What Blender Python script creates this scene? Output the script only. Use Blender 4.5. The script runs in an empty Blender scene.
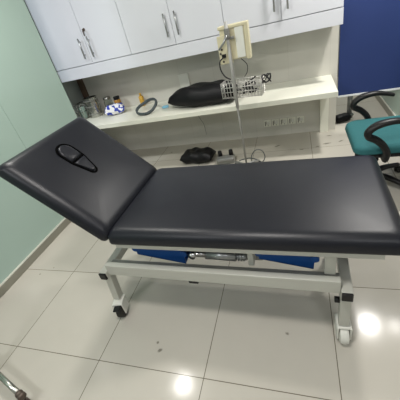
import bpy, bmesh, math, random
from mathutils import Vector, Matrix
random.seed(7)
C = bpy.context.scene.collection
PI = math.pi

# ---------------------------------------------------------------- camera
cam = bpy.data.cameras.new('camera')
cam.sensor_width = 36.0
cam.lens = 291.56 / 400 * 36.0
cam.clip_start = 0.05
co = bpy.data.objects.new('camera', cam)
co.location = (1.6652, -0.5938, 1.4511)
co.rotation_euler = (0.98565, 0.21659, 0.25348)
C.objects.link(co)
bpy.context.scene.camera = co

# ---------------------------------------------------------------- light
w = bpy.data.worlds.new('world')
bpy.context.scene.world = w
w.use_nodes = True
w.node_tree.nodes['Background'].inputs[0].default_value = (0.8, 0.9, 1.0, 1)
w.node_tree.nodes['Background'].inputs[1].default_value = 0.05

CEIL = 2.6
LAMPS = [  # x, y, radius, watts, colour
    (0.13, 0.94, 0.10, 17, (1.0, 0.97, 0.92)),
    (2.48, 2.09, 0.09, 30, (1.0, 0.97, 0.92)),
    (2.81, 2.09, 0.07, 5, (1.0, 0.97, 0.92)),
    (1.30, -0.25, 0.16, 20, (1.0, 0.96, 0.92)),
    (0.13, -1.70, 0.25, 16, (0.97, 0.98, 1.0)),
    (2.48, -1.50, 0.25, 10, (0.97, 0.98, 1.0)),
    (2.30, 4.00, 0.20, 20, (1.0, 0.98, 0.93)),  # added unseen lamp, brightens the floor beyond the navy board
    (-1.60, 1.00, 0.20, 26, (0.86, 0.94, 1.0)),  # added cool fill behind the partition, lifts the left cabinet doors
]
vs = bpy.context.scene.view_settings
vs.view_transform = 'Standard'
vs.look = 'None'
vs.gamma = 1.0
vs.use_curve_mapping = False
vs.exposure = 0.56

# ---------------------------------------------------------------- materials
def mat(name, col, rough=0.5, metal=0.0, coat=0.0, spec=0.5, bump=None, trans=0.0, var=None, emit=None, ior=1.45, coat_rough=0.1):
    m = bpy.data.materials.new(name)
    m.use_nodes = True
    nt = m.node_tree
    b = nt.nodes['Principled BSDF']
    b.inputs['Base Color'].default_value = (*col, 1)
    b.inputs['Roughness'].default_value = rough
    b.inputs['Metallic'].default_value = metal
    b.inputs['Coat Weight'].default_value = coat
    b.inputs['Coat Roughness'].default_value = coat_rough
    b.inputs['Specular IOR Level'].default_value = spec
    b.inputs['Transmission Weight'].default_value = trans
    b.inputs['IOR'].default_value = ior
    tc = nt.nodes.new('ShaderNodeTexCoord')
    if var:      # (scale, strength)
        n = nt.nodes.new('ShaderNodeTexNoise'); n.inputs['Scale'].default_value = var[0]; n.inputs['Detail'].default_value = 4
        nt.links.new(tc.outputs['Object'], n.inputs['Vector'])
        mx = nt.nodes.new('ShaderNodeMixRGB'); mx.blend_type = 'MIX'
        mx.inputs[1].default_value = (*[c * (1 - var[1]) for c in col], 1)
        mx.inputs[2].default_value = (*[min(1, c * (1 + var[1])) for c in col], 1)
        nt.links.new(n.outputs['Fac'], mx.inputs[0]); nt.links.new(mx.outputs[0], b.inputs['Base Color'])
    if bump:     # (scale, strength)
        n = nt.nodes.new('ShaderNodeTexNoise'); n.inputs['Scale'].default_value = bump[0]; n.inputs['Detail'].default_value = 3
        nt.links.new(tc.outputs['Object'], n.inputs['Vector'])
        bp = nt.nodes.new('ShaderNodeBump'); bp.inputs['Strength'].default_value = bump[1]; bp.inputs['Distance'].default_value = 0.004
        nt.links.new(n.outputs['Fac'], bp.inputs['Height']); nt.links.new(bp.outputs[0], b.inputs['Normal'])
    if emit:
        b.inputs['Emission Color'].default_value = (*emit[0], 1); b.inputs['Emission Strength'].default_value = emit[1]
    return m

def tile_mat(name, base, mortar, bw, rh, ms, rough, swap=False, off=(0, 0, 0), spots=()):
    m = mat(name, base, rough, spec=0.17)
    nt = m.node_tree; b = nt.nodes['Principled BSDF']
    g = nt.nodes.new('ShaderNodeNewGeometry')
    mp = nt.nodes.new('ShaderNodeMapping')
    mp.inputs['Location'].default_value = off
    if swap: mp.inputs['Rotation'].default_value = (-PI / 2, 0, 0)
    nt.links.new(g.outputs['Position'], mp.inputs['Vector'])
    br = nt.nodes.new('ShaderNodeTexBrick')
    br.offset = 0; br.squash = 1
    br.inputs['Scale'].default_value = 1
    br.inputs['Brick Width'].default_value = bw; br.inputs['Row Height'].default_value = rh
    br.inputs['Mortar Size'].default_value = ms; br.inputs['Mortar Smooth'].default_value = 0.1
    br.inputs['Color1'].default_value = (*base, 1)
    br.inputs['Color2'].default_value = (*[c * 0.975 for c in base], 1)
    br.inputs['Mortar'].default_value = (*mortar, 1)
    nt.links.new(mp.outputs[0], br.inputs['Vector'])
    n = nt.nodes.new('ShaderNodeTexNoise'); n.inputs['Scale'].default_value = 3.0; n.inputs['Detail'].default_value = 6
    nt.links.new(g.outputs['Position'], n.inputs['Vector'])
    rmp = nt.nodes.new('ShaderNodeMapRange'); rmp.inputs[1].default_value = 0.3; rmp.inputs[2].default_value = 0.7
    rmp.inputs[3].default_value = 0.93; rmp.inputs[4].default_value = 1.0
    nt.links.new(n.outputs['Fac'], rmp.inputs[0])
    mul = nt.nodes.new('ShaderNodeMixRGB'); mul.blend_type = 'MULTIPLY'; mul.inputs[0].default_value = 1
    nt.links.new(br.outputs['Color'], mul.inputs[1]); nt.links.new(rmp.outputs[0], mul.inputs[2])
    col = mul.outputs[0]
    for (sx, sy, r, el, ang) in spots:           # little dirt marks of their own shape
        m2 = nt.nodes.new('ShaderNodeMapping'); m2.vector_type = 'TEXTURE'
        m2.inputs['Location'].default_value = (sx, sy, 0); m2.inputs['Rotation'].default_value = (0, 0, ang)
        m2.inputs['Scale'].default_value = (r * el, r, 1)
        nn = nt.nodes.new('ShaderNodeTexNoise'); nn.inputs['Scale'].default_value = 60
        nt.links.new(g.outputs['Position'], nn.inputs['Vector'])
        nt.links.new(g.outputs['Position'], m2.inputs['Vector'])
        ln = nt.nodes.new('ShaderNodeVectorMath'); ln.operation = 'LENGTH'; nt.links.new(m2.outputs[0], ln.inputs[0])
        ad = nt.nodes.new('ShaderNodeMath'); ad.operation = 'ADD'; nt.links.new(ln.outputs['Value'], ad.inputs[0]); nt.links.new(nn.outputs['Fac'], ad.inputs[1])
        mr = nt.nodes.new('ShaderNodeMapRange'); mr.inputs[1].default_value = 0.9; mr.inputs[2].default_value = 1.5; mr.inputs[3].default_value = 0.7; mr.inputs[4].default_value = 0
        nt.links.new(ad.outputs[0], mr.inputs[0])
        mm = nt.nodes.new('ShaderNodeMixRGB'); nt.links.new(mr.outputs[0], mm.inputs[0]); nt.links.new(col, mm.inputs[1])
        mm.inputs[2].default_value = (0.08, 0.07, 0.05, 1); col = mm.outputs[0]
    nt.links.new(col, b.inputs['Base Color'])
    n2 = nt.nodes.new('ShaderNodeTexNoise'); n2.inputs['Scale'].default_value = 1.6
    nt.links.new(g.outputs['Position'], n2.inputs['Vector'])
    bp = nt.nodes.new('ShaderNodeBump'); bp.inputs['Strength'].default_value = 0.25; bp.inputs['Distance'].default_value = 0.01
    nt.links.new(n2.outputs['Fac'], bp.inputs['Height']); nt.links.new(bp.outputs[0], b.inputs['Normal'])
    return m

SPOTS = [(0.93, 0.10, .012, 1.5, .5), (0.90, 0.14, .010, 1.0, 0), (1.58, 0.275, .010, 1.3, 0),
         (1.45, 2.50, .016, 2.6, .5), (0.55, 2.62, .012, 2, 0), (0.36, 2.62, .012, 1.6, .4), (0.12, 2.6, .010, 2, 0),
         (1.95, 2.45, .020, 2.4, .2), (2.09, 2.48, .014, 2.6, .6), (1.70, 2.36, .012, 2.2, 0), (1.86, 2.40, .012, 2.4, .1), (1.99, 2.64, .012, 3, 0),
         (-0.30, 0.55, .008, 1.2, 0), (-.22, .62, .006, 1.2, 0)]
M = {}
M['floor'] = tile_mat('glazed_floor_tile', (0.50, 0.475, 0.415), (0.15, 0.135, 0.10), 0.6, 0.594, 0.0021, 0.14, spots=SPOTS, off=(6, 5.94, 0))
M['wall'] = tile_mat('glazed_wall_tile', (0.64, 0.625, 0.565), (0.57, 0.555, 0.50), 0.40, 0.60, 0.002, 0.25, swap=True)
M['plaster'] = mat('white_plaster', (0.38, 0.38, 0.37), 0.7, var=(3, .03))
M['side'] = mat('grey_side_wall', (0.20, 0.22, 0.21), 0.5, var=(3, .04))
M['ceiling'] = mat('ceiling_paint', (0.62, 0.62, 0.61), 0.8)
M['glass'] = mat('frosted_green_glass', (0.36, 0.475, 0.42), 0.16, var=(1.2, .05), spec=.5)
M['rail'] = mat('brushed_aluminium_rail', (0.30, 0.295, 0.25), 0.35, .5)
M['railtop'] = mat('bright_rail_lip', (0.75, 0.75, 0.68), 0.3, .3)
M['laminate'] = mat('white_laminate', (0.72, 0.735, 0.79), 0.32, coat=.2)
M['gap'] = mat('dark_carcass', (0.25, 0.25, 0.26), 0.6)
M['desk'] = mat('cream_laminate', (0.78, 0.78, 0.68), 0.35, var=(6, .02))
M['vinyl'] = mat('black_vinyl', (0.008, 0.009, 0.013), 0.38, bump=(260, .10), spec=.38)
M['vinyl2'] = mat('black_bag_leather', (0.006, 0.006, 0.007), 0.5, bump=(40, .4), spec=.3)
M['steelw'] = mat('cream_powder_coat', (0.45, 0.45, 0.40), 0.38, coat=.2)
M['steelg'] = mat('grey_powder_coat', (0.22, 0.22, 0.20), 0.4)
M['blue'] = mat('blue_painted_steel', (0.008, 0.058, 0.22), 0.45, spec=.3)
M['blackp'] = mat('black_plastic', (0.008, 0.008, 0.008), 0.42, spec=.35)
M['rubber'] = mat('dark_rubber', (0.02, 0.018, 0.015), 0.6)
M['wplast'] = mat('white_plastic', (0.68, 0.68, 0.62), 0.4)
M['chrome'] = mat('chrome', (0.62, 0.62, 0.62), 0.2, 1.0)
M['polegrey'] = mat('grey_enamel', (0.40, 0.40, 0.38), 0.45)
M['groove'] = mat('painted_groove_shade', (0.001, 0.001, 0.001), 0.9, spec=.05)  # near-black, shade of the face-hole groove put into the colour
M['zinc'] = mat('zinc_steel', (0.34, 0.35, 0.35), 0.35, .8)
M['teal'] = mat('teal_fabric', (0.022, 0.125, 0.135), 0.85, bump=(500, .3), var=(40, .08))
M['navy'] = mat('navy_board_cloth', (0.014, 0.034, 0.14), 0.7, bump=(400, .2), var=(5, .04))
M['whitef'] = mat('white_frame', (0.75, 0.78, 0.80), 0.4)
M['cream'] = mat('aged_cream_plastic', (0.66, 0.61, 0.42), 0.45, var=(8, .05))
M['creamw'] = mat('pale_panel', (0.78, 0.79, 0.72), 0.4)
M['wire'] = mat('plated_wire', (0.62, 0.61, 0.57), 0.35, .6)
M['cable'] = mat('black_cable', (0.015, 0.015, 0.015), 0.5)
M['gcable'] = mat('grey_strap', (0.06, 0.075, 0.08), 0.55, var=(60, .3))
M['steel'] = mat('stainless_steel', (0.50, 0.50, 0.46), 0.22, 1.0)
M['clear'] = mat('clear_glass', (0.92, 0.97, 0.95), 0.03, trans=1.0)
M['amber'] = mat('amber_liquid', (0.45, 0.22, 0.03), 0.25)
M['yellow'] = mat('yellow_plastic', (0.62, 0.36, 0.05), 0.4)
M['lblue'] = mat('light_blue_plastic', (0.22, 0.55, 0.75), 0.4)
M['brown'] = mat('dark_brown_wood', (0.09, 0.055, 0.035), 0.5, var=(15, .3))
M['slot'] = mat('dark_slot', (0.05, 0.045, 0.04), 0.5)
M['bronze'] = mat('worn_bronze_knob', (0.10, 0.075, 0.06), 0.4, .4, var=(40, .4))
M['bulb'] = mat('lamp_diffuser', (1, 1, 1), 0.5, emit=((1, .97, .9), 12))
# packet: white foil printed with blue blotches
def packet_mat():
    m = mat('blue_print_packet', (0.8, 0.8, 0.82), 0.4)
    nt = m.node_tree; b = nt.nodes['Principled BSDF']
    tc = nt.nodes.new('ShaderNodeTexCoord'); n = nt.nodes.new('ShaderNodeTexNoise'); n.inputs['Scale'].default_value = 22; n.inputs['Detail'].default_value = 1
    nt.links.new(tc.outputs['Object'], n.inputs['Vector'])
    r = nt.nodes.new('ShaderNodeValToRGB'); r.color_ramp.interpolation = 'CONSTANT'
    r.color_ramp.elements[0].color = (0.02, 0.05, 0.40, 1); r.color_ramp.elements[1].position = 0.47; r.color_ramp.elements[1].color = (0.8, 0.8, 0.82, 1)
    nt.links.new(n.outputs['Fac'], r.inputs[0]); nt.links.new(r.outputs[0], b.inputs['Base Color'])
    return m
M['packet'] = packet_mat()

# ---------------------------------------------------------------- mesh helpers
def obj(name, bm, m, parent=None, smooth=False):
    bmesh.ops.recalc_face_normals(bm, faces=bm.faces[:])
    me = bpy.data.meshes.new(name); bm.to_mesh(me); bm.free()
    if smooth:
        for p in me.polygons: p.use_smooth = True
    me.materials.append(m)
    o = bpy.data.objects.new(name, me); C.objects.link(o)
    if parent: o.parent = parent
    return o

def smooth_by_angle(o, deg=35):
    me = o.data
    for p in me.polygons: p.use_smooth = True
    bm = bmesh.new(); bm.from_mesh(me)
    for e in bm.edges:
        if len(e.link_faces) == 2 and e.calc_face_angle(0) > math.radians(deg): e.smooth = False
    bm.to_mesh(me); bm.free()
    return o

def thing(name, label, cat, loc=(0, 0, 0), rotz=0, group=None):
    o = bpy.data.objects.new(name, None); C.objects.link(o)
    o.location = loc; o.rotation_euler = (0, 0, rotz); o.empty_display_size = .05
    return tag(o, label, cat, group)

def tag(o, label, cat, group=None):
    o['label'] = label; o['category'] = cat
    if group: o['group'] = group
    return o

def bx(bm, x0, x1, y0, y1, z0, z1, bev=0.0, mx=None, seg=2):
    r = bmesh.ops.create_cube(bm, size=1)
    vs_ = r['verts']
    for v in vs_:
        v.co = Vector((x0 + (v.co.x + .5) * (x1 - x0), y0 + (v.co.y + .5) * (y1 - y0), z0 + (v.co.z + .5) * (z1 - z0)))
    if bev > 0:
        es = list({e for v in vs_ for e in v.link_edges})
        rr = bmesh.ops.bevel(bm, geom=es, offset=bev, segments=seg, profile=.5, affect='EDGES')
        vs_ = list({v for f in rr['faces'] for v in f.verts} | {v for v in vs_ if v.is_valid})
    if mx is not None:
        bmesh.ops.transform(bm, matrix=mx, verts=vs_)
    return bm

def box(name, x0, x1, y0, y1, z0, z1, m, parent=None, bev=0.0, mx=None, seg=2):
    bm = bmesh.new(); bx(bm, x0, x1, y0, y1, z0, z1, bev, mx, seg)
    return obj(name, bm, m, parent)

def smoothpath(pts, n=6):
    P = [Vector(p) for p in pts]
    if len(P) < 3 or n < 2: return P
    out = []
    for i in range(len(P) - 1):
        a = P[max(i - 1, 0)]; b = P[i]; c = P[i + 1]; d = P[min(i + 2, len(P) - 1)]
        for k in range(n):
            t = k / n
            out.append(.5 * ((2 * b) + (c - a) * t + (2 * a - 5 * b + 4 * c - d) * t * t + (3 * b - a - 3 * c + d) * t ** 3))
    out.append(P[-1]); return out

def tube(bm, pts, r, seg=8, cap=True, closed=False, flat=None):
    """tube along points; flat=(a,b) gives elliptical section along (side, up)"""
    P = [Vector(p) for p in pts]; n = len(P); rings = []
    prev = None
    for i, p in enumerate(P):
        if closed: t = (P[(i + 1) % n] - P[i - 1])
        else: t = (P[min(i + 1, n - 1)] - P[max(i - 1, 0)])
        t.normalize()
        if prev is None:
            ref = Vector((0, 0, 1)) if abs(t.z) < .9 else Vector((0, 1, 0))
            u = t.cross(ref).normalized()
        else:
            u = (prev - t * prev.dot(t)).normalized()
        prev = u; v = t.cross(u)
        rr = r[i] if isinstance(r, (list, tuple)) else r
        a, b = flat if flat else (1, 1)
        rings.append([bm.verts.new(p + u * math.cos(2 * PI * k / seg) * rr * a + v * math.sin(2 * PI * k / seg) * rr * b) for k in range(seg)])
    m = n if closed else n - 1
    for i in range(m):
        A = rings[i]; B = rings[(i + 1) % n]
        for k in range(seg):
            bm.faces.new((A[k], A[(k + 1) % seg], B[(k + 1) % seg], B[k]))
    if cap and not closed:
        bm.faces.new(rings[0][::-1]); bm.faces.new(rings[-1])
    return bm

def lathe(bm, prof, seg=24, mx=None):
    rings = []
    for (r, z) in prof:
        rings.append([bm.verts.new((r * math.cos(2 * PI * k / seg), r * math.sin(2 * PI * k / seg), z)) for k in range(seg)])
    for A, B in zip(rings, rings[1:]):
        for k in range(seg): bm.faces.new((A[k], A[(k + 1) % seg], B[(k + 1) % seg], B[k]))
    bm.faces.new(rings[0][::-1]); bm.faces.new(rings[-1])
    if mx is not None: bmesh.ops.transform(bm, matrix=mx, verts=[v for R in rings for v in R])
    return bm

def cushion(bm, L, W, T, rc=0.05, edge=0.028, crown=0.012, dimples=()):
    """upholstered slab centred on x,y, bottom at z=0: sharp foot line, rolled sides, softly crowned top"""
    def outline(inset, n=7):
        pts = []; hx = L / 2 - inset; hy = W / 2 - inset; r = min(max(rc - inset * .25, .004) + inset * .3, hx, hy)
        for q, (sx, sy) in enumerate(((1, 1), (-1, 1), (-1, -1), (1, -1))):
            for k in range(n + 1):
                a = q * PI / 2 + k * PI / 2 / n
                pts.append((sx * (hx - r) + r * math.cos(a), sy * (hy - r) + r * math.sin(a)))
        for q in range(4):     # extra points along the straight sides
            pass
        return pts
    H = T * .94
    lev = [(0.008, 0.0), (0.001, 0.004), (0.0, 0.012), (0.002, H * .38)]
    for k in range(1, 8):
        a = k / 7 * PI / 2
        lev.append((.002 + edge * (1 - math.cos(a)), H * .38 + H * .62 * math.sin(a)))
    rings = [[bm.verts.new((x, y, z)) for x, y in outline(ins)] for ins, z in lev]
    n = len(rings[0])
    for A, B in zip(rings, rings[1:]):
        for k in range(n): bm.faces.new((A[k], A[(k + 1) % n], B[(k + 1) % n], B[k]))
    bm.faces.new(rings[0][::-1])
    # top: rays from the rim ring to the centre line, smooth crown height everywhere
    ins0 = lev[-1][0]
    rim = [(v.co.x, v.co.y) for v in rings[-1]]
    steps = 14; cl = (L - W) / 2 * .9
    prev = rings[-1]
    for q in range(1, steps + 1):
        f = 1 - q / steps * .97; cur = []
        for (x, y) in rim:
            X = x * f + max(-cl, min(cl, x)) * (1 - f) * (1 if L > W else 0); Y = y * f
            u = X / (L / 2 - ins0); v = Y / (W / 2 - ins0)
            z = H + crown * (1 - min(1, abs(u)) ** 4) ** 1.0 * (1 - min(1, abs(v)) ** 3)
            for (dx, dy, r, d) in dimples: z -= d * math.exp(-((X - dx) ** 2 + (Y - dy) ** 2) / r / r)
            cur.append(bm.verts.new((X, Y, z)))
        for k in range(n): bm.faces.new((prev[k], prev[(k + 1) % n], cur[(k + 1) % n], cur[k]))
        prev = cur
    bm.faces.new(prev)
    return bm

def pillow(bm, L, W, T, nx=26, ny=18, pinch=.5):
    top = []; bot = []
    for i in range(nx + 1):
        u = -1 + 2 * i / nx; a = []; b = []
        for j in range(ny + 1):
            v = -1 + 2 * j / ny
            x = u * L / 2 * (1 - .06 * v * v); y = v * W / 2 * (1 - .08 * u * u)
            h = T / 2 * (max(0, 1 - u ** 4) ** .6) * (max(0, 1 - v ** 4) ** .6)
            h *= 1 + .06 * math.sin(u * 9 + v * 5)
            a.append(bm.verts.new((x, y, h))); 
            edge = (i in (0, nx) or j in (0, ny))
            b.append(a[-1] if edge else bm.verts.new((x, y, -h * .7)))
        top.append(a); bot.append(b)
    for i in range(nx):
        for j in range(ny):
            bm.faces.new((top[i][j], top[i + 1][j], top[i + 1][j + 1], top[i][j + 1]))
            f = (bot[i][j], bot[i][j + 1], bot[i + 1][j + 1], bot[i + 1][j])
            if len(set(f)) >= 3:
                try: bm.faces.new(f)
                except ValueError: pass
    return bm

def dup(root, loc, rotz=None, label=None, group=None):
    r = root.copy(); C.objects.link(r); r.location = loc
    if rotz is not None: r.rotation_euler = (0, 0, rotz)
    if label: r['label'] = label
    if group: r['group'] = group
    for ch in list(root.children):
        c = ch.copy(); C.objects.link(c); c.parent = r
        for g in ch.children:
            d = g.copy(); C.objects.link(d); d.parent = c
    return r

def struct(o):
    o['kind'] = 'structure'; return o

# ---------------------------------------------------------------- room shell
YB = 2.80
struct(box('floor', -3.0, 3.5, -2.6, 5.0, -0.10, 0.0, M['floor']))
struct(box('ceiling', -3.0, 3.5, -2.6, 5.0, CEIL, CEIL + .1, M['ceiling']))
struct(box('wall_back', -0.95, 2.07, YB, YB + .12, 0, CEIL, M['wall']))
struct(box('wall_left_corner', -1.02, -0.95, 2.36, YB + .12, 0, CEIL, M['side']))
struct(box('wall_left_far', -3.1, -3.0, -2.6, 5.0, 0, CEIL, M['plaster']))
struct(box('wall_right', 3.5, 3.6, -2.6, 5.0, 0, CEIL, M['plaster']))
struct(box('wall_front', -3.0, 3.5, -2.7, -2.6, 0, CEIL, M['plaster']))
struct(box('wall_far', -3.0, 3.5, 5.0, 5.1, 0, CEIL, M['plaster']))

# frosted glass partition on the left: rail and panes
def partition(x, y0, y1, seams, facing, label):
    t = thing('glass_partition', label, 'glass partition', (x, y0, 0))
    s = -facing
    a = [(0, .045 * s)]
    xa, xb = sorted((0, .045 * s))
    r = box('bottom_rail', xa, xb, 0, y1 - y0, 0, .066, M['rail'], t, .002)
    la, lb = sorted((.004 * s, .016 * s))
    box('rail_lip', la, lb, 0, y1 - y0, .066, .076, M['railtop'], t)
    ga, gb = sorted((.018 * s, .028 * s))
    ys = [y0] + seams + [y1]
    for i in range(len(ys) - 1):
        box('pane', ga, gb, ys[i] - y0 + .0015, ys[i + 1] - y0 - .0015, .070, 2.5, M['glass'], t, .001)
    box('top_rail', xa, xb, 0, y1 - y0, 2.5, CEIL, M['rail'], t)
    return t
partition(-0.472, -2.58, 1.945, [-1.2, .0, 1.20], 1, 'frosted pale green glass partition on an aluminium rail behind the raised headrest')
partition(2.64, 2.62, 4.9, [3.8], -1, 'frosted green glass partition beyond the teal office chair')

# recessed ceiling lamps, with the added fill lamps among them
for i, (x, y, r, p, col) in enumerate(LAMPS):
    t = thing('ceiling_or_fill_lamp', 'round white recessed ceiling lamp or added fill lamp', 'ceiling lamp', (x, y, CEIL), 0, 'recessed ceiling lamps')
    bm = bmesh.new(); lathe(bm, [(r + .03, -.001), (r + .03, -.008), (r + .004, -.014), (r + .004, -.002)], 32)
    obj('trim_ring', bm, M['whitef'], t, True)
    ld = bpy.data.lights.new('lamp_light', 'AREA'); ld.shape = 'DISK'; ld.size = 2 * r; ld.energy = p; ld.color = col
    lo = bpy.data.objects.new('lamp_light', ld); C.objects.link(lo); lo.parent = t; lo.location = (0, 0, -.02)

# ---------------------------------------------------------------- wall cabinets
CY = 2.45
CW = [(-0.915, -0.41, 0.073), (0.073, 0.575, 1.068), (1.068, 1.570, 2.058)]
CL = ['white laminate wall cabinet in the left corner, with a keyed lock above its handles',
      'middle white wall cabinet, above the black cushion, with two bar handles',
      'right-hand white wall cabinet beside the navy blue board']
for (x0, xm, x1), lab in zip(CW, CL):
    t = thing('wall_cabinet', lab, 'cabinet', (x0, CY, 1.2), 0, 'white wall cabinets in a row')
    box('body', 0.001, x1 - x0 - .001, .02, YB - CY - .001, 0.0, .74, M['laminate'], t)
    for k, (a, b) in enumerate(((x0, xm), (xm, x1))):
        d = box('door', a - x0 + .002, b - x0 - .002, 0, .018, .004, .738, M['laminate'], t, .0015)
        hx = (b - x0 - .055) if k == 0 else (a - x0 + .055)
        bm = bmesh.new()
        z0 = .07 if x0 < 0 else .09
        tube(bm, [(hx, -.028, z0 - .01), (hx, -.028, z0 + .185)], .0078, 10)
        for zz in (z0 + .025, z0 + .15): tube(bm, [(hx, .002, zz), (hx, -.028, zz)], .0055, 8)
        obj('handle', bm, M['zinc'], d, True)
        if x0 < 0 and k == 1:
            bm = bmesh.new(); lathe(bm, [(.013, 0), (.013, .006), (.009, .009), (.0, .009)][:3], 16, Matrix.Translation((hx - .012, 0, .318)) @ Matrix.Rotation(PI / 2, 4, 'X'))
            bx(bm, hx - .014, hx - .010, -.03, -.008, .30, .325)
            bx(bm, hx - .016, hx - .006, -.034, -.028, .262, .312)
            obj('lock', bm, M['bronze'], d)
v = box('valance_panel', -0.915, 2.058, CY, CY + .018, 1.076, 1.197, M['laminate'], None, .0015)
tag(v, 'long white strip under the wall cabinets', 'panel')
v = box('cabinet_base_board', -0.915, 2.058, CY + .018, YB, 1.178, 1.198, M['laminate'])
tag(v, 'white underside board of the wall cabinets above the worktop', 'board')

# ---------------------------------------------------------------- worktop
t = thing('worktop', 'long cream wall-mounted worktop under the wall cabinets', 'worktop', (2.012, YB, 0))
box('tabletop', -2.955, 0, -.60, -.0005, .552, .600, M['desk'], t, .003)
box('support_panel', -.105, -.02, -.05, -.0005, 0, .552, M['desk'], t, .002)
box('apron', -2.955, -.02, -.035, -.0005, .47, .552, M['desk'], t, .002)

# brown wooden strip in the corner
tag(box('corner_batten', -.945, -.885, YB - .05, YB, .60, 1.17, M['brown'], None, .003), 'dark brown batten standing in the corner under the left wall cabinet', 'batten')

# wall sockets
def socket(x, z, first=[None]):
    if first[0] is None:
        t = thing('wall_socket', 'cream wall socket in the row low on the wall beneath the worktop', 'socket', (x, YB, z), 0, 'row of sockets beneath the worktop')
        box('face_plate', -.040, .040, -.009, 0, -.040, .040, M['desk'], t, .003)
        box('switch', -.004, .026, -.014, -.009, -.012, .026, M['wplast'], t, .002)
        bm = bmesh.new()
        bx(bm, -.028, -.020, -.0105, -.008, -.028, .028); bx(bm, .006, .010, -.0105, -.008, -.032, -.016); bx(bm, -.012, -.008, -.0105, -.008, -.01, .03)
        obj('pin_slots', bm, M['slot'], t); first[0] = t
        return t
    return dup(first[0], (x, YB, z))
SL = ['leftmost', 'second from left', 'middle one', 'second from right', 'rightmost']
for i in range(5): socket(1.335 + i * .092, .160)['label'] = 'cream wall socket low beneath the worktop, %s in the row of five' % SL[i]
# thin cable hanging under the worktop
bm = bmesh.new(); tube(bm, smoothpath([(.50, YB - .004, .40), (.53, YB - .004, .33), (.565, YB - .004, .24), (.57, YB - .004, .11)]), .0025, 6)
tag(obj('hanging_cord', bm, M['steelg'], None, True), 'thin grey cord hanging on the wall beneath the worktop', 'cord')
# plate on the wall behind the cushion
tag(box('junction_box', .39, .51, YB - .03, YB, .715, .870, M['wplast'], None, .004), 'small white box on the wall behind the black cushion', 'junction box')

# ---------------------------------------------------------------- navy board
t = thing('navy_screen', 'navy blue hanging board with a white bottom rail, right of the cabinets', 'screen', (2.085, 2.83, .345))
box('panel', 0, .90, 0, .02, .014, 2.1, M['navy'], t, .002)
box('bottom_rail', 0, .90, -.004, .024, -.004, .015, M['whitef'], t, .002)
box('top_rail', 0, .90, -.004, .024, 2.1, CEIL - .345, M['whitef'], t, .002)
# steel post and dark things on the floor beyond
t = thing('metal_post', 'grey metal post standing under the navy board', 'post', (2.262, 3.18, 0))
bm = bmesh.new(); tube(bm, [(0, 0, .01), (0, 0, .34)], .028, 14); obj('tube', bm, M['zinc'], t, True)
bm = bmesh.new(); lathe(bm, [(.05, 0), (.05, .012), (.03, .018)], 20); obj('foot', bm, M['zinc'], t, True)
bm = bmesh.new(); pillow(bm, .20, .13, .09, 12, 8); zmin = min(v.co.z for v in bm.verts)
bmesh.ops.transform(bm, matrix=Matrix.Translation((2.165, 3.02, .0005 - zmin)) @ Matrix.Rotation(.5, 4, 'Z'), verts=bm.verts[:])
tag(obj('black_pouch', bm, M['vinyl2'], None, True), 'small black pouch lying on the floor under the navy board', 'pouch')

# ---------------------------------------------------------------- treatment couch
BYAW = -0.026
bed = thing('treatment_couch', 'black vinyl treatment couch with raised headrest on a cream wheeled frame', 'treatment couch', (0.79, 0.27, 0), BYAW)
# local frame: x along the couch, y across it (0 = near side)
L, W, T = 1.245, .655, .078
bm = bmesh.new(); cushion(bm, L, W, T, rc=.030, edge=.05, crown=.010)
bmesh.ops.transform(bm, matrix=Matrix.Translation((L / 2 - .014, W / 2 - .0, .605)), verts=bm.verts[:])
seat = obj('seat_cushion', bm, M['vinyl'], bed, True)
# backrest
BANG = math.radians(45)
bk_m = Matrix.Translation((-.005, 0, .630)) @ Matrix.Rotation(-(PI - BANG), 4, 'Y')
# build it lying along +x from the hinge, top face +z, then tilt up about y
def back_matrix():
    # direction of length: (-cos,0,sin) ; normal: (sin,0,cos)
    c, s = math.cos(BANG), math.sin(BANG)
    m = Matrix(((-c, 0, s, 0), (0, -1, 0, 0), (s, 0, c, 0), (0, 0, 0, 1)))
    return Matrix.Translation((-.026, W / 2, .613)) @ m
BM_ = back_matrix()
LB, TB = .595, .075
bm = bmesh.new(); cushion(bm, LB, W, TB, rc=.028, edge=.055, crown=.012)
bmesh.ops.transform(bm, matrix=BM_ @ Matrix.Translation((LB / 2, 0, 0)), verts=bm.verts[:])
back = obj('headrest_cushion', bm, M['vinyl'], bed, True)
# face-hole plug: rounded head pad + tapering chin pad, groove shade painted as a black tube
def outline_slab(bm, pts, z0, z1, inset, mx):
    """closed outline extruded with rounded top shoulder"""
    cx = sum(p[0] for p in pts) / len(pts); cy = sum(p[1] for p in pts) / len(pts)
    def ring(f, z): return [bm.verts.new(mx @ Vector((cx + (x - cx) * f, cy + (y - cy) * f, z))) for x, y in pts]
    h = z1 - z0
    R_ = [ring(1, z0), ring(1, z0 + h * .45), ring(.94, z0 + h * .8), ring(.82, z0 + h * .96), ring(.5, z1), ring(.15, z1)]
    n = len(pts)
    for A, B in zip(R_, R_[1:]):
        for k in range(n): bm.faces.new((A[k], A[(k + 1) % n], B[(k + 1) % n], B[k]))
    bm.faces.new(R_[0][::-1]); bm.faces.new(R_[-1])
W0 = .034
ZT = TB * .94 + .011
def arc(cx, cy, r, a0, a1, n=8, sx=1): return [(cx + sx * r * math.cos(math.radians(a0 + (a1 - a0) * k / n)), cy + r * math.sin(math.radians(a0 + (a1 - a0) * k / n))) for k in range(n + 1)]
head = arc(.440, W0, .044, 90, -90, 14) + [(.380, W0 - .044), (.380, W0 + .044)]
chin = [(.370, W0 + .044), (.372, W0 - .044)] + arc(.288, W0, .017, -100, -250, 8)
for nm, o_ in (('head_pad', head), ('chin_pad', chin)):
    bm = bmesh.new(); outline_slab(bm, o_, ZT - .012, ZT + .011, 0, BM_)
    smooth_by_angle(obj(nm, bm, M['vinyl'], back), 50)
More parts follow.
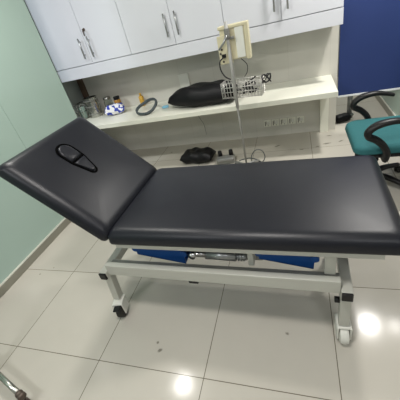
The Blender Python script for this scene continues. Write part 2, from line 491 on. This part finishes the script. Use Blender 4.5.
rim = arc(.440, W0, .050, 90, -90, 14) + [(.408, W0 - .050), (.374, W0 - .049)] + arc(.286, W0, .023, -100, -260, 8) + [(.374, W0 + .049), (.408, W0 + .050)]
bm = bmesh.new(); tube(bm, [BM_ @ Vector((x, y, ZT + .0005)) for x, y in rim], .0060, 8, closed=True)
tube(bm, [BM_ @ Vector((.375, W0 - .046, ZT + .001)), BM_ @ Vector((.375, W0 + .046, ZT + .001))], .0055, 8)
obj('face_hole_groove_shade', bm, M['groove'], back, True)
# headrest carrier: flat steel tube frame under the headrest
bm = bmesh.new()
for yy in (-.24, .24): bx(bm, .02, .50, yy - .015, yy + .015, -.027, -.001, .002, BM_)
for xx in (.05, .45): bx(bm, xx, xx + .03, -.24, .24, -.026, -.003, .002, BM_)
obj('headrest_frame', bm, M['steelw'], bed)
# hinge strip in the gap between headrest and seat
bm = bmesh.new()
bx(bm, -.030, -.012, .060, W - .03, .580, .630, .002)
obj('hinge_bar', bm, M['steelw'], bed)
for yy in (.13, .33, .50): obj('hinge_knuckle', tube(bmesh.new(), [(-.016, yy, .628), (-.016, yy + .05, .628)], .010, 10), M['blackp'], bed, True)

# top frame under the seat
TX0, TX1 = .015, 1.155
bm = bmesh.new()
bx(bm, TX0, TX1, .012, .042, .574, .603, .003); bx(bm, TX0, TX1, W - .05, W - .02, .574, .603, .003)
for xx in (TX0, .55, TX1 - .03): bx(bm, xx, xx + .03, .042, W - .05, .575, .602, .002)
obj('top_frame', bm, M['steelw'], bed)
# base frame: two cross tubes with black caps and two long tubes
FX0, FX1 = -.180, 1.022
ZB = .340
for x in (FX0, FX1):
    fr = box('cross_tube', x, x + .045, .005, W - .02, ZB, ZB + .045, M['steelw'], bed, .004)
    box('end_cap', x + .001, x + .044, -.006, .006, ZB + .001, ZB + .044, M['blackp'], fr, .004)
    box('end_cap', x + .001, x + .044, W - .021, W - .009, ZB + .001, ZB + .044, M['blackp'], fr, .004)
bm = bmesh.new()
for yy in (.022, W - .10): bx(bm, FX0 + .045, FX1, yy, yy + .032, ZB + .014, ZB + .086, .004)
obj('long_tube', bm, M['steelw'], bed)
obj('inner_rail', bx(bmesh.new(), FX0 + .045, FX1, .056, .096, ZB + .02, ZB + .060, .003), M['steelg'], bed)
# corner posts and castors
k = 0
for x, ys in ((FX0 + .0225, .045), (FX1 + .0225, .045), (FX0 + .0225, W - .065), (FX1 + .0225, W - .065)):
    slant = -.030 if x < .5 else .0
    pb = bx(bmesh.new(), x - .022, x + .022, ys - .022, ys + .022, .128, ZB, .003)
    for v in pb.verts: v.co.x += slant * (ZB - v.co.z) / (ZB - .128)
    obj('post', pb, M['steelw'], bed)
    cst = bpy.data.objects.new('castor', None); C.objects.link(cst); cst.parent = bed; cst.location = (x + slant, ys + (.025 if x > .5 and ys < .3 else 0), 0)
    left = x < .5; near = ys < .3
    ang = {(True, True): math.radians(-75), (False, True): math.radians(-86), (True, False): 2.4, (False, False): .9}[(left, near)]
    cst.rotation_euler = (0, 0, ang)
    bm = bmesh.new()       # fork hood
    tube(bm, [(0, 0, .110), (0, 0, .134)], .018, 14)
    for sy in (-1, 1): bx(bm, -.016, .055, sy * .028 - .004, sy * .028 + .004, .030, .115, .003)
    bx(bm, -.026, .052, -.032, .032, .102, .118, .006)
    obj('fork', bm, M['wplast'], cst)
    bm = bmesh.new(); lathe(bm, [(.036, -.021), (.047, -.017), (.050, -.008), (.050, .008), (.047, .017), (.036, .021)], 28, Matrix.Translation((.032, 0, .0503)) @ Matrix.Rotation(PI / 2, 4, 'X'))
    smooth_by_angle(obj('wheel', bm, M['rubber'] if left else M['wplast'], cst), 50)
    if not (near and not left): bm = bmesh.new(); bx(bm, .050, .090, -.020, .020, .098, .108, .004)
    if not (near and not left): obj('brake_pedal', bm, M['blackp'] if left else M['wplast'], cst)
# adjusting knob by the right post
bm = bmesh.new(); tube(bm, [(FX1 + .003, .045, .285), (FX1 - .020, .045, .285)], .014, 12)
obj('clamp_knob', bm, M['blackp'], bed, True)
# upright bracket near the right end, between base and top frame
bm = bmesh.new(); bx(bm, .960, 1.003, .060, .080, ZB + .084, .578, .003)
obj('upright_bracket', bm, M['steelw'], bed)
# blue parallelogram arms
def arm(x0, z0, x1, z1, y, h0, h1, th):
    bm = bmesh.new()
    d = Vector((x1 - x0, 0, z1 - z0)).normalized(); n = Vector((-d.z, 0, d.x))
    for ya, yb in ((y, y + .006), (y + th - .006, y + th)):
        A = [Vector((x0, 0, z0)) + n * h0, Vector((x1, 0, z1)) + n * h1, Vector((x1, 0, z1)) - n * h1, Vector((x0, 0, z0)) - n * h0]
        lo = [bm.verts.new((p.x, ya, p.z)) for p in A]; hi = [bm.verts.new((p.x, yb, p.z)) for p in A]
        bm.faces.new(lo); bm.faces.new(hi[::-1])
        for q in range(4): bm.faces.new((lo[q], lo[(q + 1) % 4], hi[(q + 1) % 4], hi[q]))
    A = [Vector((x0, 0, z0)) - n * h0, Vector((x1, 0, z1)) - n * h1]
    B = [Vector((x0, 0, z0)) - n * (h0 - .006), Vector((x1, 0, z1)) - n * (h1 - .006)]
    lo = [bm.verts.new((p.x, yy, p.z)) for p in A for yy in (y, y + th)]; hi = [bm.verts.new((p.x, yy, p.z)) for p in B for yy in (y, y + th)]
    for f in ((0, 1, 3, 2),): bm.faces.new([lo[q] for q in f]); bm.faces.new([hi[q] for q in f[::-1]])
    for a, b in ((0, 1), (1, 3), (3, 2), (2, 0)): bm.faces.new((lo[a], lo[b], hi[b], hi[a]))
    for (px, pz) in ((x0, z0), (x1, z1)): tube(bm, [(px, y - .008, pz), (px, y + th + .008, pz)], .018, 14)
    return bm
obj('lifting_arm', arm(.045, .490, .315, .468, .10, .045, .075, .34), M['blue'], bed)
obj('lifting_arm', arm(.690, .495, .925, .475, .10, .040, .068, .34), M['blue'], bed)
# actuator: cylinder, rod and cross shafts
bm = bmesh.new(); tube(bm, [(.44, .105, .465), (.58, .105, .460)], .024, 18); tube(bm, [(.58, .105, .46), (.63, .105, .459)], .016, 18)
for xx in (.590, .603, .616): tube(bm, [(xx, .105, .46), (xx + .005, .105, .46)], .022, 18)
obj('actuator', bm, M['zinc'], bed, True)
bm = bmesh.new(); tube(bm, [(.33, .105, .465), (.44, .105, .465)], .010, 12); tube(bm, [(.365, .08, .465), (.365, .14, .465)], .017, 12)
obj('actuator_rod', bm, M['chrome'], bed, True)
obj('lift_post', bx(bmesh.new(), .638, .664, .085, .15, ZB + .083, .574, .003), M['steelw'], bed)
obj('lift_bracket', bx(bmesh.new(), .405, .440, .13, .16, .40, .574, .003), M['steelg'], bed)
obj('mounting_plate', bx(bmesh.new(), .34, .69, .165, .175, .375, .574, .003), M['steelg'], bed)
bm = bmesh.new(); bx(bm, .335, .385, .025, .06, ZB - .006, ZB + .014, .003)
obj('base_foot_block', bm, M['blackp'], bed)

# ---------------------------------------------------------------- office chair
ch = thing('office_chair', 'teal fabric office chair with black loop armrests at the end of the couch', 'chair', (2.195, 1.65, 0), 0)
bm = bmesh.new(); cushion(bm, .52, .53, .065, rc=.07, edge=.035)
bmesh.ops.transform(bm, matrix=Matrix.Translation((.095, .01, .385)), verts=bm.verts[:])
obj('seat', bm, M['teal'], ch, True)
bm = bmesh.new(); cushion(bm, .46, .48, .035, rc=.12, edge=.012)
bmesh.ops.transform(bm, matrix=Matrix.Translation((.095, 0, .350)), verts=bm.verts[:])
obj('seat_pan', bm, M['blackp'], ch, True)
bm = bmesh.new(); cushion(bm, .40, .44, .06, rc=.10, edge=.03)
bmesh.ops.transform(bm, matrix=Matrix.Translation((.40, 0, .78)) @ Matrix.Rotation(-PI / 2 + .12, 4, 'Y') @ Matrix.Rotation(0, 4, 'Z'), verts=bm.verts[:])
obj('backrest', bm, M['teal'], ch, True)
bm = bmesh.new(); tube(bm, smoothpath([(.20, 0, .345), (.36, 0, .35), (.43, 0, .42), (.44, 0, .60), (.43, 0, .80)]), .02, 10, flat=(1.6, .6)); obj('back_bar', bm, M['blackp'], ch, True)
for s in (-1, 1):
    y = s * .285
    path = [(.17, y, .596), (.11, y, .614), (.04, y, .626), (-.045, y, .612), (-.095, y, .578), (-.100, y, .540), (-.050, y, .508), (-.008, y, .465), (.016, y, .415), (.015, y * .97, .372), (.02, y * .7, .362)]
    bm = bmesh.new(); tube(bm, smoothpath(path, 5), [.016 + .012 * min(1, i / 15) for i in range(51)], 10, flat=(1.25, .8)); obj('armrest', bm, M['blackp'], ch, True)
bm = bmesh.new(); tube(bm, [(0, 0, .20), (0, 0, .36)], .014, 16); obj('gas_column', bm, M['chrome'], ch, True)
bm = bmesh.new(); tube(bm, [(0, 0, .075), (0, 0, .21)], .026, 16); lathe(bm, [(.045, .06), (.05, .075), (.045, .10), (.03, .11)], 20)
obj('hub', bm, M['blackp'], ch, True)
bm = bmesh.new(); tube(bm, [(.0, -.02, .335), (-.02, -.20, .335)], .007, 8); lathe(bm, [(.012, -.02), (.016, 0), (.012, .02)], 12, Matrix.Translation((-.022, -.21, .335)) @ Matrix.Rotation(PI / 2, 4, 'X'))
obj('height_lever', bm, M['blackp'], ch, True)
bm = bmesh.new(); lathe(bm, [(.014, -.02), (.022, -.01), (.022, .01), (.014, .02)], 16, Matrix.Translation((-.125, -.16, .345)))
obj('tension_knob', bm, M['blackp'], ch, True)
for q in range(5):
    a = math.radians(32 + 72 * q)
    lg = bpy.data.objects.new('base_leg', None)
    bm = bmesh.new(); c, s = math.cos(a), math.sin(a)
    tube(bm, smoothpath([(c * .03, s * .03, .088), (c * .12, s * .12, .098), (c * .27, s * .27, .072)], 5), [.031 - .001 * i for i in range(11)], 10, flat=(1.0, .8))
    lg = obj('base_leg', bm, M['blackp'], ch, True)
    bm = bmesh.new(); X = c * .27; Y = s * .27
    tube(bm, [(X, Y, .045), (X, Y, .075)], .008, 8)
    for sy in (-1, 1):
        lathe(bm, [(.018, -.008), (.026, -.006), (.027, .0), (.026, .006), (.018, .008)], 18, Matrix.Translation((X - s * .012 * sy + c * .01, Y + c * .012 * sy + s * .01, .027)) @ Matrix.Rotation(a, 4, 'Z') @ Matrix.Rotation(PI / 2, 4, 'X'))
    obj('castor', bm, M['rubber'], lg, True)

# ---------------------------------------------------------------- device stand with basket
SX, SY = 1.150, 1.95
st = thing('device_stand', 'slim grey metal pole stand with a wire basket in front of the worktop', 'stand', (SX, SY, 0))
bm = bmesh.new(); tube(bm, [(.032, 0, .06), (.026, 0, .67)], .0095, 12); obj('lower_pole', bm, M['steelg'], st, True)
bm = bmesh.new(); tube(bm, [(.026, 0, .66), (.028, 0, 1.32)], .0140, 12); obj('upper_pole', bm, M['polegrey'], st, True)
for q in range(4):
    a = PI / 4 + q * PI / 2; c, s = math.cos(a), math.sin(a)
    bm = bmesh.new(); tube(bm, smoothpath([(.02, 0, .085), (.02 + c * .1, s * .1, .08), (.02 + c * .17, s * .17, .062)], 4), .011, 8)
    f = obj('foot', bm, M['zinc'], st, True)
    bm = bmesh.new(); X = .02 + c * .17; Y = s * .17
    tube(bm, [(X, Y, .04), (X, Y, .066)], .007, 8); lathe(bm, [(.020, -.01), (.025, -.006), (.025, .006), (.020, .01)], 18, Matrix.Translation((X, Y, .025)) @ Matrix.Rotation(a, 4, 'Z') @ Matrix.Rotation(PI / 2, 4, 'X'))
    obj('castor', bm, M['rubber'], f, True)
# wire basket (part of the stand)
bm = bmesh.new()
BX0, BX1, BY0, BY1, BZ0, BZ1 = -.105, .245, .028, .140, .735, .865
def rect(z, g=0, r=.0034):
    tube(bm, [(BX0 + g, BY0 + g, z), (BX1 - g, BY0 + g, z), (BX1 - g, BY1 - g, z), (BX0 + g, BY1 - g, z)], r, 6, closed=True)
rect(BZ1, 0, .0036); rect(BZ0 + .052); rect(BZ0 + .004); rect(BZ0 + .09)
n = 13
for i in range(n + 1):
    x = BX0 + (BX1 - BX0) * i / n
    tube(bm, [(x, BY0, BZ1), (x, BY0, BZ0), (x, BY1, BZ0), (x, BY1, BZ1)], .0030, 5)
for i in range(1, 5):
    y = BY0 + (BY1 - BY0) * i / 5
    tube(bm, [(BX0, y, BZ1), (BX0, y, BZ0), (BX1, y, BZ0), (BX1, y, BZ1)], .002, 5)
bmesh.ops.rotate(bm, verts=bm.verts[:], cent=(.03, .028, 0), matrix=Matrix.Rotation(math.radians(-11), 3, 'Z'))
obj('wire_basket', bm, M['wire'], st, True)
tag(box('power_adapter', SX - .075, SX + .015, SY + .070, SY + .135, BZ0 + .004, BZ0 + .105, M['blackp'], None, .008), 'black power adapter standing at the left end of the wire basket', 'adapter')
# coiled black cables lying in the basket
bm = bmesh.new(); pts = []
for i in range(70):
    a = i * .31
    pts.append((SX + .13 + (.050 + .02 * math.sin(i * .7)) * math.cos(a) + .02 * math.sin(i * .13), SY + .060 + .028 * math.sin(a), BZ0 + .02 + .075 * (i / 70) + .010 * math.sin(i * 1.1)))
pts += [(SX + .17, SY + .07, .86), (SX + .20, SY + .06, .88)]
tube(bm, smoothpath(pts, 2), .006, 6)
tag(obj('coiled_cable', bm, M['cable'], None, True), 'tangle of black cable coiled in the wire basket', 'cable')
bm = bmesh.new(); pts = []
for i in range(34):
    a = i * .62; pts.append((SX + .292 + .035 * math.cos(a), SY + .01 + .02 * math.sin(i * .9), .862 + .030 * math.sin(a * 1.35)))
tube(bm, smoothpath(pts, 2), .0042, 6)
tag(obj('electrode_lead', bm, M['cable'], None, True), 'knot of thin dark leads on the right rim of the basket', 'lead')

# therapy device: cream box hung on the pole
dv = thing('therapy_device', 'cream plastic device box fixed to the top of the pole stand', 'device', (SX, SY, 1.03), 0)
box('housing', -.035, .175, .014, .085, .012, .250, M['cream'], dv, .010)
box('rear_panel', .085, .152, .006, .0155, .022, .238, M['creamw'], dv, .004)
box('left_plate', -.060, .046, .000, .0155, -.006, .200, M['cream'], dv, .005)
box('top_ledge', -.044, .190, .002, .090, .238, .262, M['cream'], dv, .006)
box('side_flange', .158, .190, .004, .088, .002, .250, M['cream'], dv, .006)
for zz, xx in ((.105, -.032), (.015, -.030), (.075, -.046)): obj('socket_hole', tube(bmesh.new(), [(xx, -.003, zz), (xx, 0.001, zz)], .0085, 10), M['slot'], dv)
bm = bmesh.new(); bx(bm, .008, .050, -.017, .0, .17, .245, .006); tube(bm, [(.028, -.030, .19), (.028, -.014, .19)], .018, 14)
bx(bm, .045, .080, -.016, -.002, .165, .185, .003)
obj('clamp', bm, M['steelg'], dv)
bm = bmesh.new(); tube(bm, [(.026, -.030, .200), (.0, -.038, .155), (-.045, -.040, .110)], [.010, .009, .008], 10)
obj('clamp_lever', bm, M['zinc'], dv, True)
bm = bmesh.new(); bx(bm, -.036, -.004, -.024, -.001, .045, .071, .004)
obj('plug', bm, M['blackp'], dv)
bm = bmesh.new(); tube(bm, smoothpath([(SX - .022, SY - .028, 1.080), (SX - .055, SY - .03, 1.055), (SX - .062, SY - .028, 1.0), (SX - .035, SY - .03, .94), (SX + .010, SY - .025, .905)], 6), .0055, 8)
tag(obj('power_cable', bm, M['cable'], None, True), 'black power cable looping from the device box down to the basket', 'cable')
bm = bmesh.new(); tube(bm, smoothpath([(SX + .10, SY + .045, 1.041), (SX + .145, SY + .04, .99), (SX + .14, SY + .05, .93), (SX + .11, SY + .07, .89)], 6), .003, 6)
tag(obj('thin_lead', bm, M['cable'], None, True), 'thin dark lead hanging from the device box behind the pole', 'lead')

# ---------------------------------------------------------------- things on the worktop
ZW = .6002
bm = bmesh.new(); pillow(bm, .80, .34, .25)
for v in bm.verts:      # pinched to a point at the left
    u = (v.co.x + .40) / .80
    k = .75 + .25 * min(1, u * 3)
    v.co.z *= k * (1.0 if v.co.z > 0 else .8); v.co.y *= .45 + .55 * min(1, u * 2.6)
zmin = min(v.co.z for v in bm.verts)
bmesh.ops.transform(bm, matrix=Matrix.Translation((.73, 2.44, ZW - zmin)) @ Matrix.Rotation(-.05, 4, 'Z'), verts=bm.verts[:])
tag(obj('black_cushion', bm, M['vinyl2'], None, True), 'big black leather cushion lying on the worktop behind the basket', 'cushion')
# stainless canister with bands, left end
t = thing('steel_canister', 'tall banded stainless steel canister at the left end of the worktop', 'canister', (-.745, 2.60, ZW))
bm = bmesh.new(); lathe(bm, [(.080, 0), (.084, .004), (.084, .085), (.088, .088), (.088, .096), (.084, .099), (.084, .180), (.088, .183), (.088, .190), (.084, .193), (.084, .225), (.089, .228), (.089, .236), (.080, .236), (.079, .10), (.078, .01)], 32)
smooth_by_angle(obj('can', bm, M['steel'], t), 40)
for zz in (.045, .135, .205): obj('band', tube(bmesh.new(), [(.0865 * math.cos(2 * PI * k / 32), .0865 * math.sin(2 * PI * k / 32), zz) for k in range(32)], .005, 6, closed=True), M['steelg'], t, True)
bm = bmesh.new(); tube(bm, smoothpath([(.085, 0, .22), (.103, 0, .205), (.106, 0, .11), (.103, 0, .02), (.085, 0, .01)], 4), .004, 8)
obj('side_clip', bm, M['steel'], t, True)
t = thing('glass_jar', 'clear glass jar between the steel canister and the printed packet', 'jar', (-.575, 2.69, ZW))
bm = bmesh.new(); lathe(bm, [(.048, 0), (.052, .006), (.052, .13), (.044, .15), (.044, .17), (.041, .17), (.041, .15), (.048, .128), (.048, .010), (.02, .008)], 28)
smooth_by_angle(obj('body', bm, M['clear'], t), 40)
bm = bmesh.new(); lathe(bm, [(.047, .158), (.047, .182), (.044, .185)], 28); obj('lid', bm, M['steel'], t, True)
t = thing('wire_rack', 'dark wire rack against the corner at the far left of the worktop', 'rack', (-.890, 2.56, ZW))
bm = bmesh.new()
for z in (.01, .10, .19): tube(bm, [(-.05, -.08, z), (.05, -.08, z), (.05, .08, z), (-.05, .08, z)], .004, 6, closed=True)
for x, y in ((-.05, -.08), (.05, -.08), (.05, .08), (-.05, .08), (0, -.08), (.05, 0)): tube(bm, [(x, y, 0), (x, y, .19)], .004, 6)
obj('frame', bm, M['steel'], t, True)
bm = bmesh.new(); lathe(bm, [(.035, .012), (.038, .016), (.038, .14), (.03, .15)], 24); obj('bottle', bm, M['glass'], t, True)
# amber bottle
t = thing('amber_bottle', 'small amber bottle with a black cap behind the printed packet', 'bottle', (-.445, 2.70, ZW))
bm = bmesh.new(); lathe(bm, [(.036, 0), (.041, .005), (.041, .125), (.033, .138), (.026, .142)], 24); obj('body', bm, M['amber'], t, True)
bm = bmesh.new(); lathe(bm, [(.038, .138), (.038, .170), (.033, .174)], 24); obj('cap', bm, M['blackp'], t, True)
# printed packet
bm = bmesh.new(); pillow(bm, .25, .14, .13, 14, 10)
for v in bm.verts: v.co += Vector((random.uniform(-.004, .004), random.uniform(-.004, .004), random.uniform(-.006, .006)))
zmin = min(v.co.z for v in bm.verts)
bmesh.ops.transform(bm, matrix=Matrix.Translation((-.42, 2.545, ZW - zmin)) @ Matrix.Rotation(.35, 4, 'Z'), verts=bm.verts[:])
tag(obj('tissue_packet', bm, M['packet'], None, False), 'white packet printed with blue, left of the dark looped strap', 'packet')
# looped strap
bm = bmesh.new()
pts = [(.125 * math.cos(a) * (1 + .05 * math.sin(3 * a)),   .125 * math.sin(a), .010 * math.sin(2 * a)) for a in [2 * PI * k / 40 for k in range(40)]]
tube(bm, pts, .017, 8, closed=True, flat=(.75, 1.1))
bmesh.ops.transform(bm, matrix=Matrix.Translation((.06, 2.43, ZW + .08)) @ Matrix.Rotation(.34, 4, 'X') @ Matrix.Rotation(-.1, 4, 'Y'), verts=bm.verts[:])
zmin = min(v.co.z for v in bm.verts)
bmesh.ops.transform(bm, matrix=Matrix.Translation((0, 0, ZW - zmin)), verts=bm.verts[:])
lp = tag(obj('looped_strap', bm, M['gcable'], None, True), 'dark grey strap rolled into an open loop on the worktop', 'strap')
bm = bmesh.new(); bx(bm, -.018, .018, -.005, .005, 0, .032, .004, Matrix.Translation((.075, 2.312, ZW + .001)))
obj('buckle', bm, M['blackp'], lp)
# yellow bottle
t = thing('yellow_bottle', 'small upright yellow bottle against the wall behind the looped strap', 'bottle', (-.135, 2.74, ZW))
bm = bmesh.new(); lathe(bm, [(.026, 0), (.030, .004), (.030, .11), (.016, .122), (.012, .124)], 20); obj('body', bm, M['yellow'], t, True)
bm = bmesh.new(); lathe(bm, [(.014, .124), (.013, .150), (.008, .154)], 16); obj('cap', bm, M['yellow'], t, True)
# blue cap
bm = bmesh.new(); bx(bm, -.032, .032, -.022, .022, 0, .024, .007, Matrix.Translation((.262, 2.50, ZW)) @ Matrix.Rotation(.3, 4, 'Z')); bx(bm, -.045, -.028, -.008, .008, .004, .02, .003, Matrix.Translation((.262, 2.50, ZW)) @ Matrix.Rotation(.3, 4, 'Z'))
tag(obj('blue_clip', bm, M['lblue']), 'small light blue clip by the left tip of the black cushion', 'clip')

# ---------------------------------------------------------------- things on the floor behind the couch
bm = bmesh.new(); pillow(bm, .40, .24, .15, 18, 12)
for v in bm.verts: v.co.z += .01 * math.sin(v.co.x * 40) * math.cos(v.co.y * 30)
zmin = min(v.co.z for v in bm.verts)
bmesh.ops.transform(bm, matrix=Matrix.Translation((.575, 2.30, .0005 - zmin)) @ Matrix.Rotation(-.08, 4, 'Z'), verts=bm.verts[:])
tag(obj('black_bag', bm, M['vinyl2'], None, True), 'black bag lying on the floor behind the couch under the worktop', 'bag')
t = thing('foot_switch', 'grey foot switch with two dark knobs on the floor behind the couch', 'foot switch', (.915, 2.22, 0), .1)
box('body', -.10, .10, -.06, .06, .0, .06, M['steelg'], t, .012)
bm = bmesh.new(); bx(bm, -.085, .085, -.065, .0, .055, .085, .01, Matrix.Rotation(.2, 4, 'X')); obj('treadle', bm, M['zinc'], t)
for x in (-.06, .06):
    bm = bmesh.new(); lathe(bm, [(.022, .055), (.026, .07), (.022, .115), (.012, .122)], 16, Matrix.Translation((x, .035, 0))); obj('knob', bm, M['blackp'], t, True)
bm = bmesh.new(); tube(bm, smoothpath([(1.20, 2.12, .006), (1.215, 2.12, .10), (1.265, 2.12, .155), (1.325, 2.12, .14), (1.345, 2.12, .07), (1.31, 2.14, .006), (1.25, 2.2, .006), (1.16, 2.25, .006), (1.06, 2.21, .006)], 6), .0045, 8)
tag(obj('cable_loop', bm, M['gcable'], None, True), 'springy grey cable loop rising off the floor right of the pole', 'cable')

# ---------------------------------------------------------------- stand base at the lower left
t = thing('drip_stand', 'foot of a metal stand poking in at the lower left corner', 'stand', (-.015, -.150, 0))
bm = bmesh.new(); tube(bm, [(0, 0, .06), (0, 0, 1.75)], .0125, 14)
obj('pole', bm, M['steel'], t, True)
bm = bmesh.new(); lathe(bm, [(.03, .06), (.034, .07), (.034, .12), (.02, .13)], 20); obj('hub', bm, M['bronze'], t, True)
for a, R0 in ((math.radians(-16.3), .355), (math.radians(163.7), .355), (math.radians(-106.3), .40)):
    c, s = math.cos(a), math.sin(a)
    bm = bmesh.new(); tube(bm, [(c * .03, s * .03, .090), (c * R0, s * R0, .088)], .0135, 12); lg = obj('leg', bm, M['steel'], t, True)
    bm = bmesh.new()
    mx = Matrix.Translation((c * (R0 + .01), s * (R0 + .01), .088)) @ Matrix.Rotation(a, 4, 'Z') @ Matrix.Rotation(PI / 2, 4, 'Y')
    lathe(bm, [(.014, -.022), (.019, -.018), (.019, -.006), (.015, -.003), (.015, .003), (.020, .006), (.020, .018), (.012, .024)], 18, mx)
    tube(bm, [(c * (R0 + .01), s * (R0 + .01), .045), (c * (R0 + .01), s * (R0 + .01), .08)], .008, 8)
    lathe(bm, [(.018, -.011), (.025, -.007), (.025, .007), (.018, .011)], 18, Matrix.Translation((c * (R0 + .015), s * (R0 + .015), .025)) @ Matrix.Rotation(a, 4, 'Z') @ Matrix.Rotation(PI / 2, 4, 'X'))
    obj('castor', bm, M['bronze'], lg, True)
